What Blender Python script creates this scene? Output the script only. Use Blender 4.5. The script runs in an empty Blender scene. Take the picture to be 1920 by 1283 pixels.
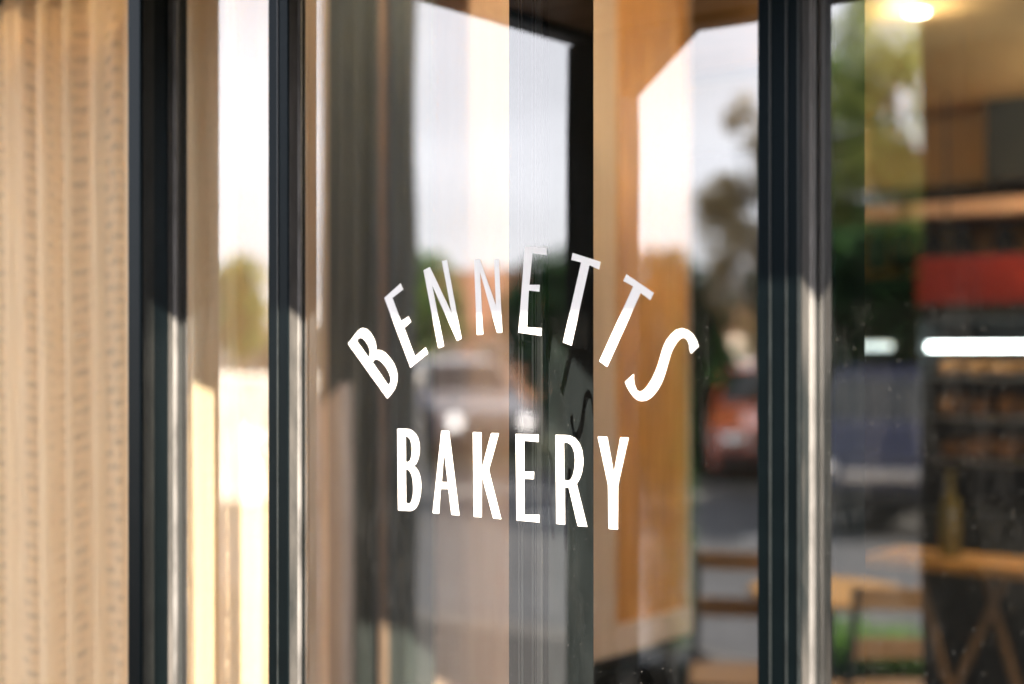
import bpy, bmesh, math, random
from mathutils import Vector, Matrix
rnd = random.Random(7)
R = math.radians

# ------------------------------------------------------------------ camera, sky, sun, exposure
SC = bpy.context.scene
COL = SC.collection
CAM = Vector((0.985, -1.26, 1.6))          # eye; the shop front is the plane y = 0, outside is y < 0
FPX, CX, HY = 2667.0, 960.0, 669.0
cam_d = bpy.data.cameras.new('camera')
cam = bpy.data.objects.new('camera', cam_d)
COL.objects.link(cam)
cam.location = CAM
cam.rotation_euler = (R(90), 0, R(38))
cam_d.lens = 50
cam_d.sensor_width = 36
cam_d.shift_y = 0.0143
cam_d.clip_start = 0.02
cam_d.clip_end = 2000
cam_d.dof.use_dof = True
cam_d.dof.focus_distance = 1.60
cam_d.dof.aperture_fstop = 2.0
SC.camera = cam

SUN_AZ, SUN_EL = R(60.5), R(17.3)          # azimuth from the outward normal towards +x
to_sun = Vector((math.sin(SUN_AZ) * math.cos(SUN_EL), -math.cos(SUN_AZ) * math.cos(SUN_EL), math.sin(SUN_EL)))
world = bpy.data.worlds.new('World')
SC.world = world
world.use_nodes = True
wn, wl = world.node_tree.nodes, world.node_tree.links
wn.clear()
sky = wn.new('ShaderNodeTexSky')
sky.sky_type = 'NISHITA'
sky.sun_disc = False
sky.sun_elevation = SUN_EL
sky.sun_rotation = math.atan2(to_sun.x, to_sun.y)
sky.air_density = 1.0
sky.dust_density = 1.5
sky.ozone_density = 1.0
tc = wn.new('ShaderNodeTexCoord')
mp = wn.new('ShaderNodeMapping'); mp.inputs['Scale'].default_value = (1, 1, 3)
nz = wn.new('ShaderNodeTexNoise'); nz.inputs['Scale'].default_value = 3.2; nz.inputs['Detail'].default_value = 6
cr = wn.new('ShaderNodeMapRange')
cr.inputs[1].default_value = 0.35; cr.inputs[2].default_value = 0.75; cr.inputs[3].default_value = 0.82; cr.inputs[4].default_value = 1.15
hs = wn.new('ShaderNodeHueSaturation'); hs.inputs['Saturation'].default_value = 0.3
tint = wn.new('ShaderNodeMix'); tint.data_type = 'RGBA'; tint.blend_type = 'MULTIPLY'; tint.inputs[0].default_value = 1
tint.inputs[7].default_value = (1.0, 0.98, 1.05, 1)
mul = wn.new('ShaderNodeVectorMath'); mul.operation = 'SCALE'
bg = wn.new('ShaderNodeBackground'); bg.inputs[1].default_value = 0.15
wo = wn.new('ShaderNodeOutputWorld')
wl.new(tc.outputs['Generated'], mp.inputs[0]); wl.new(mp.outputs[0], nz.inputs[0]); wl.new(nz.outputs[0], cr.inputs[0])
wl.new(sky.outputs[0], hs.inputs['Color']); wl.new(hs.outputs[0], tint.inputs[6])
veil = wn.new('ShaderNodeMix'); veil.data_type = 'RGBA'; veil.inputs[0].default_value = 0.72   # thin high cloud over the whole sky
veil.inputs[7].default_value = (3.3, 3.27, 3.42, 1)
wl.new(tint.outputs[2], veil.inputs[6]); wl.new(veil.outputs[2], mul.inputs[0]); wl.new(cr.outputs[0], mul.inputs['Scale'])
wl.new(mul.outputs[0], bg.inputs[0]); wl.new(bg.outputs[0], wo.inputs[0])

sd = bpy.data.lights.new('sun', 'SUN')
sd.energy = 5.0
sd.angle = R(0.5)
sd.color = (1.0, 0.86, 0.68)
so = bpy.data.objects.new('sun', sd)
COL.objects.link(so)
so.rotation_euler = to_sun.to_track_quat('Z', 'Y').to_euler()

SC.view_settings.view_transform = 'Standard'
SC.view_settings.look = 'None'
SC.view_settings.gamma = 1
SC.view_settings.use_curve_mapping = False
SC.view_settings.exposure = 2.8
SC.render.engine = 'CYCLES'
SC.cycles.max_bounces = 10
SC.cycles.transparent_max_bounces = 40
SC.cycles.caustics_reflective = False
SC.cycles.caustics_refractive = False
SC.cycles.sample_clamp_indirect = 30
SC.cycles.use_denoising = True

# ------------------------------------------------------------------ places
C38, S38 = math.cos(R(38)), math.sin(R(38))
def ray(px, py):
    """world direction of a point of the photograph (1920 x 1283 px)"""
    u, v = (px - CX) / FPX, (HY - py) / FPX
    return Vector((u * C38 - S38, u * S38 + C38, v))
def on_y(px, py, y):
    d = ray(px, py); t = (y - CAM.y) / d.y
    return CAM + d * t
def on_x(px, py, x):
    d = ray(px, py); t = (x - CAM.x) / d.x
    return CAM + d * t
def out_at(px, dist):
    """ground point out in the street that the panes (y = 0) mirror at column px, dist metres of path away"""
    d = ray(px, HY); d.normalize()
    p = CAM + d * dist
    return Vector((p.x, -p.y, 0))
def out_h(py, px, dist):
    """height seen mirrored at row py for a thing at that distance"""
    a = math.atan((px - CX) / FPX)
    return CAM.z + (HY - py) / FPX * dist * math.cos(a)

# ------------------------------------------------------------------ materials
def mat(name, col, rough=0.6, metal=0.0, noise=0.0, nscale=8.0, bump=0.0, bscale=60.0, spec=0.5, col2=None, stretch=None, coat=0.0, trans=0.0):
    m = bpy.data.materials.new(name); m.use_nodes = True
    n, l = m.node_tree.nodes, m.node_tree.links
    b = n['Principled BSDF']
    b.inputs['Base Color'].default_value = (*col, 1)
    b.inputs['Roughness'].default_value = rough
    b.inputs['Metallic'].default_value = metal
    b.inputs['Specular IOR Level'].default_value = spec
    b.inputs['Coat Weight'].default_value = coat
    t = n.new('ShaderNodeTexCoord')
    src = t.outputs['Object']
    if stretch:
        k = n.new('ShaderNodeMapping'); k.inputs['Scale'].default_value = stretch
        l.new(src, k.inputs[0]); src = k.outputs[0]
    if noise or col2:
        x = n.new('ShaderNodeTexNoise'); x.inputs['Scale'].default_value = nscale; x.inputs['Detail'].default_value = 6; x.inputs['Roughness'].default_value = 0.6
        l.new(src, x.inputs['Vector'])
        mx = n.new('ShaderNodeMix'); mx.data_type = 'RGBA'
        c2 = col2 if col2 else tuple(max(0, c * (1 - noise)) for c in col)
        mx.inputs[6].default_value = (*col, 1); mx.inputs[7].default_value = (*c2, 1)
        mr = n.new('ShaderNodeMapRange'); mr.inputs[1].default_value = 0.36; mr.inputs[2].default_value = 0.64
        l.new(x.outputs[0], mr.inputs[0]); l.new(mr.outputs[0], mx.inputs[0]); l.new(mx.outputs[2], b.inputs['Base Color'])
    if bump:
        y = n.new('ShaderNodeTexNoise'); y.inputs['Scale'].default_value = bscale; y.inputs['Detail'].default_value = 4
        l.new(src, y.inputs['Vector'])
        bp = n.new('ShaderNodeBump'); bp.inputs['Strength'].default_value = bump; bp.inputs['Distance'].default_value = 0.01
        l.new(y.outputs[0], bp.inputs['Height']); l.new(bp.outputs[0], b.inputs['Normal'])
    if trans:
        b.inputs['Transmission Weight'].default_value = trans
    return m

def emit(name, col, strength):
    m = bpy.data.materials.new(name); m.use_nodes = True
    n = m.node_tree.nodes; b = n['Principled BSDF']
    b.inputs['Base Color'].default_value = (*col, 1)
    b.inputs['Emission Color'].default_value = (*col, 1)
    b.inputs['Emission Strength'].default_value = strength
    return m

def glass_mat(name, r0, dust=0.0, tint=(1, 1, 1)):
    """a flat coated pane: mirrors by angle, lets the rest through, with a film and specks of dust"""
    m = bpy.data.materials.new(name); m.use_nodes = True
    n, l = m.node_tree.nodes, m.node_tree.links
    n.clear()
    o = n.new('ShaderNodeOutputMaterial')
    lw = n.new('ShaderNodeLayerWeight'); lw.inputs[0].default_value = 0.5
    pw = n.new('ShaderNodeMath'); pw.operation = 'POWER'; pw.inputs[1].default_value = 5
    mr = n.new('ShaderNodeMapRange'); mr.inputs[3].default_value = r0; mr.inputs[4].default_value = 1
    tr = n.new('ShaderNodeBsdfTransparent'); tr.inputs[0].default_value = (*tint, 1)
    gl = n.new('ShaderNodeBsdfGlossy'); gl.inputs['Roughness'].default_value = 0.0
    wc = n.new('ShaderNodeTexCoord'); wn_ = n.new('ShaderNodeTexNoise'); wn_.inputs['Scale'].default_value = 4; wn_.inputs['Detail'].default_value = 1
    wb = n.new('ShaderNodeBump'); wb.inputs['Strength'].default_value = 0.15; wb.inputs['Distance'].default_value = 0.003   # faint waviness of the sheet
    l.new(wc.outputs['Object'], wn_.inputs['Vector']); l.new(wn_.outputs[0], wb.inputs['Height']); l.new(wb.outputs[0], gl.inputs['Normal'])
    mx = n.new('ShaderNodeMixShader')
    l.new(lw.outputs['Facing'], pw.inputs[0]); l.new(pw.outputs[0], mr.inputs[0]); l.new(mr.outputs[0], mx.inputs[0])
    l.new(tr.outputs[0], mx.inputs[1]); l.new(gl.outputs[0], mx.inputs[2])
    if dust:
        t = n.new('ShaderNodeTexCoord')
        v = n.new('ShaderNodeTexVoronoi'); v.voronoi_dimensions = '2D'; v.inputs['Scale'].default_value = 115
        s3 = n.new('ShaderNodeSeparateXYZ'); c3_ = n.new('ShaderNodeCombineXYZ')
        l.new(t.outputs['Object'], s3.inputs[0]); l.new(s3.outputs['X'], c3_.inputs['X']); l.new(s3.outputs['Z'], c3_.inputs['Y'])
        l.new(c3_.outputs[0], v.inputs['Vector'])
        # each cell keeps a speck of its own size, most keep none
        sp = n.new('ShaderNodeSeparateColor'); l.new(v.outputs['Color'], sp.inputs[0])
        sz = n.new('ShaderNodeMapRange'); sz.inputs[1].default_value = 0.6; sz.inputs[2].default_value = 1.0; sz.inputs[3].default_value = 0.0; sz.inputs[4].default_value = 0.055
        l.new(sp.outputs[0], sz.inputs[0])
        lt = n.new('ShaderNodeMath'); lt.operation = 'LESS_THAN'
        l.new(v.outputs['Distance'], lt.inputs[0]); l.new(sz.outputs[0], lt.inputs[1])
        sk = n.new('ShaderNodeMath'); sk.operation = 'MULTIPLY'; sk.inputs[1].default_value = 0.2
        l.new(lt.outputs[0], sk.inputs[0])
        fm = n.new('ShaderNodeMapping'); fm.inputs['Scale'].default_value = (9, 9, 3); fm.inputs['Rotation'].default_value = (0, R(35), 0)
        fn = n.new('ShaderNodeTexNoise'); fn.inputs['Scale'].default_value = 2.5; fn.inputs['Detail'].default_value = 7; fn.inputs['Roughness'].default_value = 0.65
        l.new(t.outputs['Object'], fm.inputs[0]); l.new(fm.outputs[0], fn.inputs['Vector'])
        fr = n.new('ShaderNodeMapRange'); fr.inputs[1].default_value = 0.5; fr.inputs[2].default_value = 0.8; fr.inputs[3].default_value = dust * 0.4; fr.inputs[4].default_value = dust * 7
        l.new(fn.outputs[0], fr.inputs[0])
        ad = n.new('ShaderNodeMath'); ad.operation = 'MAXIMUM'
        l.new(sk.outputs[0], ad.inputs[0]); l.new(fr.outputs[0], ad.inputs[1])
        df = n.new('ShaderNodeBsdfDiffuse'); df.inputs[0].default_value = (0.62, 0.62, 0.62, 1)
        m2 = n.new('ShaderNodeMixShader')
        l.new(ad.outputs[0], m2.inputs[0]); l.new(mx.outputs[0], m2.inputs[1]); l.new(df.outputs[0], m2.inputs[2])
        l.new(m2.outputs[0], o.inputs[0])
    else:
        l.new(mx.outputs[0], o.inputs[0])
    return m

def wood_mat(name, a, b, rough=0.5, sc=(14, 14, 1.2)):
    m = mat(name, a, rough, col2=b, nscale=3.0, stretch=sc, bump=0.12, bscale=8)
    return m

def mesh_fabric(name, col, cell_u, cell_v, solid):
    """open knitted metal mesh: rows of small staggered eyes, cell sizes in metres along the cloth"""
    m = bpy.data.materials.new(name); m.use_nodes = True
    n, l = m.node_tree.nodes, m.node_tree.links
    n.clear()
    o = n.new('ShaderNodeOutputMaterial')
    uv = n.new('ShaderNodeUVMap'); uv.uv_map = 'UVMap'
    s = n.new('ShaderNodeSeparateXYZ'); l.new(uv.outputs[0], s.inputs[0])
    def mth(op, a, b=None):
        k = n.new('ShaderNodeMath'); k.operation = op
        for i, q in enumerate((a, b)):
            if q is None: continue
            if isinstance(q, (int, float)): k.inputs[i].default_value = q
            else: l.new(q, k.inputs[i])
        return k.outputs[0]
    row = mth('DIVIDE', s.outputs['Y'], cell_v)
    odd = mth('MULTIPLY', mth('MODULO', mth('FLOOR', row), 2.0), 0.5)
    colu = mth('ADD', mth('DIVIDE', s.outputs['X'], cell_u), odd)
    fx = mth('SUBTRACT', mth('FRACT', colu), 0.5)
    fy = mth('SUBTRACT', mth('FRACT', row), 0.5)
    rr = mth('SQRT', mth('ADD', mth('MULTIPLY', fx, fx), mth('MULTIPLY', fy, fy)))
    hole = mth('LESS_THAN', rr, solid)
    b = n.new('ShaderNodeBsdfPrincipled')
    b.inputs['Base Color'].default_value = (*col, 1); b.inputs['Roughness'].default_value = 0.42; b.inputs['Metallic'].default_value = 0.15
    bp = n.new('ShaderNodeBump'); bp.inputs['Strength'].default_value = 0.7; bp.inputs['Distance'].default_value = 0.003
    l.new(rr, bp.inputs['Height']); l.new(bp.outputs[0], b.inputs['Normal'])
    tl = n.new('ShaderNodeBsdfTranslucent'); tl.inputs[0].default_value = (col[0], col[1] * 0.9, col[2] * 0.7, 1)
    m1 = n.new('ShaderNodeMixShader'); m1.inputs[0].default_value = 0.3
    l.new(b.outputs[0], m1.inputs[1]); l.new(tl.outputs[0], m1.inputs[2])
    t = n.new('ShaderNodeBsdfTransparent')
    m2 = n.new('ShaderNodeMixShader')
    l.new(hole, m2.inputs[0]); l.new(m1.outputs[0], m2.inputs[1]); l.new(t.outputs[0], m2.inputs[2])
    l.new(m2.outputs[0], o.inputs[0])
    return m

def leaf_mat(name, a, b):
    m = bpy.data.materials.new(name); m.use_nodes = True
    n, l = m.node_tree.nodes, m.node_tree.links
    p = n['Principled BSDF']; p.inputs['Roughness'].default_value = 0.55
    g = n.new('ShaderNodeNewGeometry')
    mx = n.new('ShaderNodeMix'); mx.data_type = 'RGBA'
    mx.inputs[6].default_value = (*a, 1); mx.inputs[7].default_value = (*b, 1)
    l.new(g.outputs['Random Per Island'], mx.inputs[0]); l.new(mx.outputs[2], p.inputs['Base Color'])
    t = n.new('ShaderNodeBsdfTranslucent'); l.new(mx.outputs[2], t.inputs[0])
    ms = n.new('ShaderNodeMixShader'); ms.inputs[0].default_value = 0.6
    l.new(p.outputs[0], ms.inputs[1]); l.new(t.outputs[0], ms.inputs[2])
    l.new(ms.outputs[0], n['Material Output'].inputs[0])
    return m

M = {}
M['black'] = mat('black_powder_coat', (0.0012, 0.0023, 0.0028), 0.34, noise=0.25, nscale=20, bump=0.05, bscale=400, spec=0.12)
M['black'].node_tree.nodes['Principled BSDF'].inputs['Specular Tint'].default_value = (0.55, 0.80, 1.0, 1)
M['mull_side'] = mat('dusty_mullion_side', (0.014, 0.018, 0.020), 0.5, noise=0.4, nscale=30, stretch=(1, 1, 0.3), spec=0.2)
M['faint'] = mat('faintly_dusty_side', (0.003, 0.004, 0.0045), 0.45, col2=(0.014, 0.016, 0.016), nscale=14, stretch=(1, 1, 0.5), spec=0.15)
M['reveal'] = mat('dusty_black_reveal', (0.006, 0.008, 0.009), 0.45, spec=0.15, col2=(0.065, 0.062, 0.061), nscale=9, stretch=(1, 1, 0.35), bump=0.05, bscale=200)
M['alu'] = mat('glossy_black_bead', (0.085, 0.085, 0.088), 0.42, col2=(0.03, 0.03, 0.031), nscale=26, stretch=(1, 1, 0.4), spec=0.35)
M['rib'] = mat('worn_rib', (0.016, 0.02, 0.022), 0.3, noise=0.4, nscale=40)
M['gasket'] = mat('rubber_gasket', (0.006, 0.008, 0.009), 0.7)
M['glass'] = glass_mat('coated_glass', 0.31, 0.0022, (0.97, 0.98, 0.98))
M['glass_in'] = glass_mat('plain_glass', 0.035, 0.0, (0.98, 0.99, 0.99))
M['carglass'] = mat('car_glass', (0.01, 0.013, 0.015), 0.05, spec=0.5)
M['vinyl'] = mat('white_vinyl', (0.82, 0.82, 0.83), 0.45)
M['mesh_a'] = mesh_fabric('gold_mesh', (0.86, 0.70, 0.48), 0.0050, 0.0044, 0.29)
M['mesh_b'] = mesh_fabric('gold_mesh_lining', (0.84, 0.65, 0.42), 0.0056, 0.0060, 0.27)
M['ply'] = wood_mat('orange_plywood', (0.68, 0.31, 0.055), (0.36, 0.14, 0.022))
M['pale'] = wood_mat('pale_timber', (0.60, 0.46, 0.36), (0.50, 0.37, 0.28))
M['tan'] = wood_mat('tan_timber', (0.84, 0.62, 0.47), (0.74, 0.51, 0.36))
M['soffit'] = wood_mat('brown_soffit_timber', (0.25, 0.14, 0.06), (0.17, 0.09, 0.035), sc=(1.2, 14, 14))
M['olive'] = wood_mat('dark_olive_timber', (0.045, 0.056, 0.054), (0.026, 0.034, 0.033))
M['ceil'] = mat('beige_ceiling', (0.74, 0.53, 0.26), 0.8, noise=0.12, nscale=2)
M['cream'] = mat('beige_wall', (0.70, 0.50, 0.26), 0.8, noise=0.1, nscale=3)
M['dark'] = mat('charcoal_wall', (0.016, 0.022, 0.024), 0.7, noise=0.2)
M['floor_in'] = mat('dark_stone_floor', (0.02, 0.023, 0.024), 0.35, noise=0.4, nscale=4)
M['gold'] = wood_mat('honey_timber', (0.42, 0.22, 0.045), (0.30, 0.14, 0.026))
M['red'] = mat('red_board', (0.30, 0.018, 0.012), 0.5, noise=0.25, nscale=3)
M['steel'] = mat('brushed_steel', (0.35, 0.36, 0.37), 0.35, metal=0.9, noise=0.1)
M['crust'] = mat('bread_crust', (0.30, 0.13, 0.035), 0.7, col2=(0.13, 0.05, 0.012), nscale=14, bump=0.3, bscale=30)
M['concrete'] = mat('dark_stone_paving', (0.045, 0.043, 0.042), 0.85, noise=0.25, nscale=2.5, bump=0.1)
M['asphalt'] = mat('asphalt', (0.085, 0.09, 0.10), 0.85, noise=0.3, nscale=3, bump=0.3, bscale=120)
M['kerb'] = mat('kerb_stone', (0.11, 0.105, 0.10), 0.8, noise=0.2)
M['line'] = mat('road_paint', (0.75, 0.74, 0.70), 0.7, noise=0.15, nscale=12)
M['grass'] = leaf_mat('grass_blades', (0.06, 0.13, 0.02), (0.10, 0.17, 0.03))
M['soil'] = mat('lawn_earth', (0.06, 0.07, 0.03), 0.95, noise=0.3)
M['bark'] = mat('bark', (0.04, 0.03, 0.022), 0.9, noise=0.4, nscale=10, bump=0.5, bscale=25)
M['leaf_green'] = leaf_mat('green_leaves', (0.06, 0.15, 0.035), (0.15, 0.24, 0.07))
M['leaf_dark'] = leaf_mat('dark_green_leaves', (0.018, 0.055, 0.022), (0.04, 0.09, 0.03))
M['leaf_olive'] = leaf_mat('olive_leaves', (0.18, 0.25, 0.06), (0.36, 0.38, 0.14))
M['leaf_tan'] = leaf_mat('autumn_leaves', (0.40, 0.32, 0.18), (0.52, 0.43, 0.26))
M['terracotta'] = mat('terracotta_tile', (0.48, 0.20, 0.11), 0.8, noise=0.25, nscale=5)
M['brick'] = mat('orange_brickwork', (0.50, 0.25, 0.15), 0.85, noise=0.25, nscale=6)
M['render'] = mat('cream_render', (0.62, 0.54, 0.47), 0.85, noise=0.12, nscale=1.5)
M['white_render'] = mat('white_render', (0.80, 0.78, 0.75), 0.8, noise=0.06, nscale=2)
M['wall_paint'] = mat('weathered_white_paint', (0.52, 0.50, 0.48), 0.85, col2=(0.40, 0.37, 0.34), nscale=2.2, bump=0.2, bscale=20)
M['window_dark'] = mat('dark_window', (0.02, 0.025, 0.03), 0.08, spec=0.8)
M['car_white'] = mat('pale_car_paint', (0.34, 0.29, 0.27), 0.25, coat=1.0)
M['car_red'] = mat('orange_red_car_paint', (0.42, 0.09, 0.035), 0.25, coat=1.0)
M['car_blue'] = mat('blue_car_paint', (0.10, 0.13, 0.36), 0.25, coat=1.0)
M['car_navy'] = mat('navy_car_paint', (0.010, 0.013, 0.04), 0.4, coat=0.2)
M['tyre'] = mat('tyre_rubber', (0.012, 0.012, 0.013), 0.8)
M['chrome'] = mat('chrome', (0.9, 0.9, 0.9), 0.12, metal=1.0)
M['tail'] = mat('red_lens', (0.55, 0.01, 0.015), 0.12, coat=1.0)
M['pillar'] = mat('slate_cladding', (0.020, 0.028, 0.031), 0.6, noise=0.35, nscale=2.5, stretch=(6, 6, 0.6))
M['pillar_black'] = mat('black_stained_boards', (0.004, 0.005, 0.0055), 0.6, noise=0.35, nscale=2.5, stretch=(6, 6, 0.6), spec=0.2)
M['tube'] = emit('lamp_tube', (0.88, 1.0, 0.97), 4.0)
M['lit_lens'] = emit('lit_car_lamp', (1.0, 0.93, 0.88), 1.1)
M['lamp'] = emit('lamp_glow', (1.0, 0.86, 0.62), 5.0)

# ------------------------------------------------------------------ mesh helpers
class MB:
    """collects shapes; build() links them as one mesh object"""
    def __init__(self):
        self.bm = bmesh.new()
    def box(self, x0, x1, y0, y1, z0, z1, bev=0.0, mtx=None):
        c = Vector(((x0 + x1) / 2, (y0 + y1) / 2, (z0 + z1) / 2))
        r = bmesh.ops.create_cube(self.bm, size=1.0)
        vs = r['verts']
        bmesh.ops.scale(self.bm, vec=(abs(x1 - x0), abs(y1 - y0), abs(z1 - z0)), verts=vs)
        bmesh.ops.translate(self.bm, vec=c, verts=vs)
        if bev:
            es = list({e for v in vs for e in v.link_edges})
            q = bmesh.ops.bevel(self.bm, geom=es, offset=bev, segments=2, profile=0.5, affect='EDGES')
            vs = list({v for f in q['faces'] for v in f.verts} | {v for v in vs if v.is_valid})
        if mtx is not None:
            bmesh.ops.transform(self.bm, matrix=mtx, verts=[v for v in vs if v.is_valid])
        return self
    def tube(self, pts, radii, seg=8, cap=True):
        rings = []
        pts = [Vector(p) for p in pts]
        if isinstance(radii, (int, float)): radii = [radii] * len(pts)
        for i, p in enumerate(pts):
            d = (pts[min(i + 1, len(pts) - 1)] - pts[max(i - 1, 0)]).normalized()
            a = d.orthogonal().normalized() if abs(d.z) < 0.9 else Vector((1, 0, 0)).cross(d).normalized()
            b = d.cross(a).normalized()
            rings.append([self.bm.verts.new(p + (a * math.cos(2 * math.pi * k / seg) + b * math.sin(2 * math.pi * k / seg)) * radii[i]) for k in range(seg)])
        for r0, r1 in zip(rings, rings[1:]):
            for k in range(seg):
                self.bm.faces.new((r0[k], r0[(k + 1) % seg], r1[(k + 1) % seg], r1[k]))
        if cap:
            self.bm.faces.new(rings[0][::-1]); self.bm.faces.new(rings[-1])
        return self
    def lathe(self, prof, axis='Z', c=(0, 0, 0), seg=20):
        c = Vector(c); rings = []
        for r, h in prof:
            ring = []
            for k in range(seg):
                a = 2 * math.pi * k / seg
                if axis == 'Z': v = Vector((r * math.cos(a), r * math.sin(a), h))
                elif axis == 'Y': v = Vector((r * math.cos(a), h, r * math.sin(a)))
                else: v = Vector((h, r * math.cos(a), r * math.sin(a)))
                ring.append(self.bm.verts.new(c + v))
            rings.append(ring)
        for r0, r1 in zip(rings, rings[1:]):
            for k in range(seg):
                self.bm.faces.new((r0[k], r0[(k + 1) % seg], r1[(k + 1) % seg], r1[k]))
        self.bm.faces.new(rings[0][::-1]); self.bm.faces.new(rings[-1])
        return self
    def prism(self, poly, ext, plane='XZ', at=0.0):
        """poly (2d points) pushed along the missing axis from at to at+ext"""
        def P(a, b, t):
            return Vector((a, t, b)) if plane == 'XZ' else (Vector((t, a, b)) if plane == 'YZ' else Vector((a, b, t)))
        v0 = [self.bm.verts.new(P(a, b, at)) for a, b in poly]
        v1 = [self.bm.verts.new(P(a, b, at + ext)) for a, b in poly]
        self.bm.faces.new(v0); self.bm.faces.new(v1[::-1])
        k = len(poly)
        for i in range(k):
            self.bm.faces.new((v0[i], v0[(i + 1) % k], v1[(i + 1) % k], v1[i]))
        return self
    def build(self, name, m, parent=None, smooth=False):
        bmesh.ops.recalc_face_normals(self.bm, faces=self.bm.faces)
        me = bpy.data.meshes.new(name)
        self.bm.to_mesh(me); self.bm.free()
        if smooth:
            for p in me.polygons: p.use_smooth = True
        me.materials.append(M[m] if isinstance(m, str) else m)
        o = bpy.data.objects.new(name, me)
        COL.objects.link(o)
        if parent is not None: o.parent = parent
        return o

def box(name, m, x0, x1, y0, y1, z0, z1, parent=None, bev=0.0):
    return MB().box(x0, x1, y0, y1, z0, z1, bev).build(name, m, parent)
def tag(o, label=None, cat=None, group=None, kind=None):
    if label: o['label'] = label
    if cat: o['category'] = cat
    if group: o['group'] = group
    if kind: o['kind'] = kind
    return o
def thing(name, label, cat, loc=(0, 0, 0), rz=0.0, group=None):
    o = bpy.data.objects.new(name, None)
    COL.objects.link(o)
    o.location = loc; o.rotation_euler = (0, 0, rz)
    return tag(o, label, cat, group)
def kids(o): return [c for c in bpy.data.objects if c.parent == o]
def copy_tree(o, parent=None):
    c = o.copy(); COL.objects.link(c)
    if parent is not None: c.parent = parent
    for ch in kids(o): copy_tree(ch, c)
    return c
def share(src, name, parent, loc):
    c = src.copy(); c.name = name; COL.objects.link(c); c.parent = parent; c.location = loc
    return c

# ------------------------------------------------------------------ setting: ground, street
tag(box('pavement', 'concrete', -60, 60, -5.2, -0.12, -0.3, 0.0), kind='structure')
pv = bpy.data.objects['pavement']
tag(box('ground', 'asphalt', -260, 260, -260, 60, -0.60, -0.304), kind='structure')
tag(box('road', 'asphalt', -120, 120, -14.6, -5.52, -0.30, -0.12), kind='structure')
lawn = tag(box('lawn', 'soil', -120, 120, -120, -14.9, -0.30, -0.02), kind='structure')
kerb = tag(box('kerb', 'kerb', -60, 60, -5.5, -5.22, -0.3, 0.002), kind='structure')
tag(box('kerb', 'kerb', -60, 60, -14.88, -14.62, -0.3, 0.002), kind='structure')
rd = bpy.data.objects['road']
for i in range(14):
    x = -16 + i * 2.6
    box('bay_line', 'line', x, x + 0.1, -14.4, -10.6, -0.118, -0.1165, rd)

# ------------------------------------------------------------------ shop shell (setting)
tag(box('shop_floor', 'floor_in', -3.0, 5.0, -0.118, 6.0, -0.3, 0.004), kind='structure')
tag(box('ceiling', 'ceil', -3.0, 5.0, 0.12, 6.0, 2.70, 2.80), kind='structure')
tag(box('wall_back', 'dark', -3.1, 5.0, 5.4, 5.5, 0, 2.698), kind='structure')
tag(box('wall_left', 'dark', -3.1, -3.0, 0.0, 5.398, 0, 2.9), kind='structure')
tag(box('wall_right', 'cream', 5.0, 5.1, 0.0, 5.5, 0, 2.9), kind='structure')
head = tag(box('wall_front_head', 'render', -6.0, 8.0, 0.0, 0.115, 2.32, 3.6), kind='structure')
tag(box('wall_front_pier', 'render', -6.0, -1.75, 0.0, 0.115, 0.0, 2.318), kind='structure')
tag(box('wall_front_pier', 'render', 3.2, 8.0, 0.0, 0.115, 0.0, 2.318), kind='structure')

# ------------------------------------------------------------------ canopy over the front
XL, XR, OUT, HB = -0.445, 4.2, 0.78, 2.135
can = thing('canopy', 'dark framed canopy with brown timber soffit over the glass doors', 'canopy')
for i in range(8):
    y0 = -OUT + 0.06 + i * 0.088
    box('soffit_plank', 'soffit', XL + 0.05, XR - 0.05, y0, y0 + 0.084, HB + 0.012, HB + 0.03, can)
MB().box(XL, XR, -OUT, -OUT + 0.05, HB, HB + 0.55, 0.004).build('fascia', 'black', can)  # fascias made extra tall to stop sun coming over the roof
MB().box(XL, XL + 0.048, -OUT + 0.052, -0.02, HB, HB + 0.55, 0.004).build('side_fascia', 'black', can)
MB().box(XR - 0.048, XR, -OUT + 0.052, -0.02, HB, HB + 0.55, 0.004).build('side_fascia', 'black', can)
box('roof_sheet', 'black', XL + 0.05, XR - 0.05, -OUT + 0.052, -0.02, HB + 0.15, HB + 0.18, can)
MB().box(XL, XL + 0.11, -OUT, -OUT + 0.06, 0.0, HB - 0.002, 0.003).build('post', 'black', can)
MB().prism([(XL + 0.11, HB - 0.10), (XL + 0.11, HB - 0.002), (XL + 0.235, HB - 0.002)], 0.04, 'XZ', -OUT + 0.01).build('bracket', 'black', can)
MB().box(XR - 0.11, XR, -OUT, -OUT + 0.06, 0.0, HB - 0.002, 0.003).build('post', 'black', can)

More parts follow.
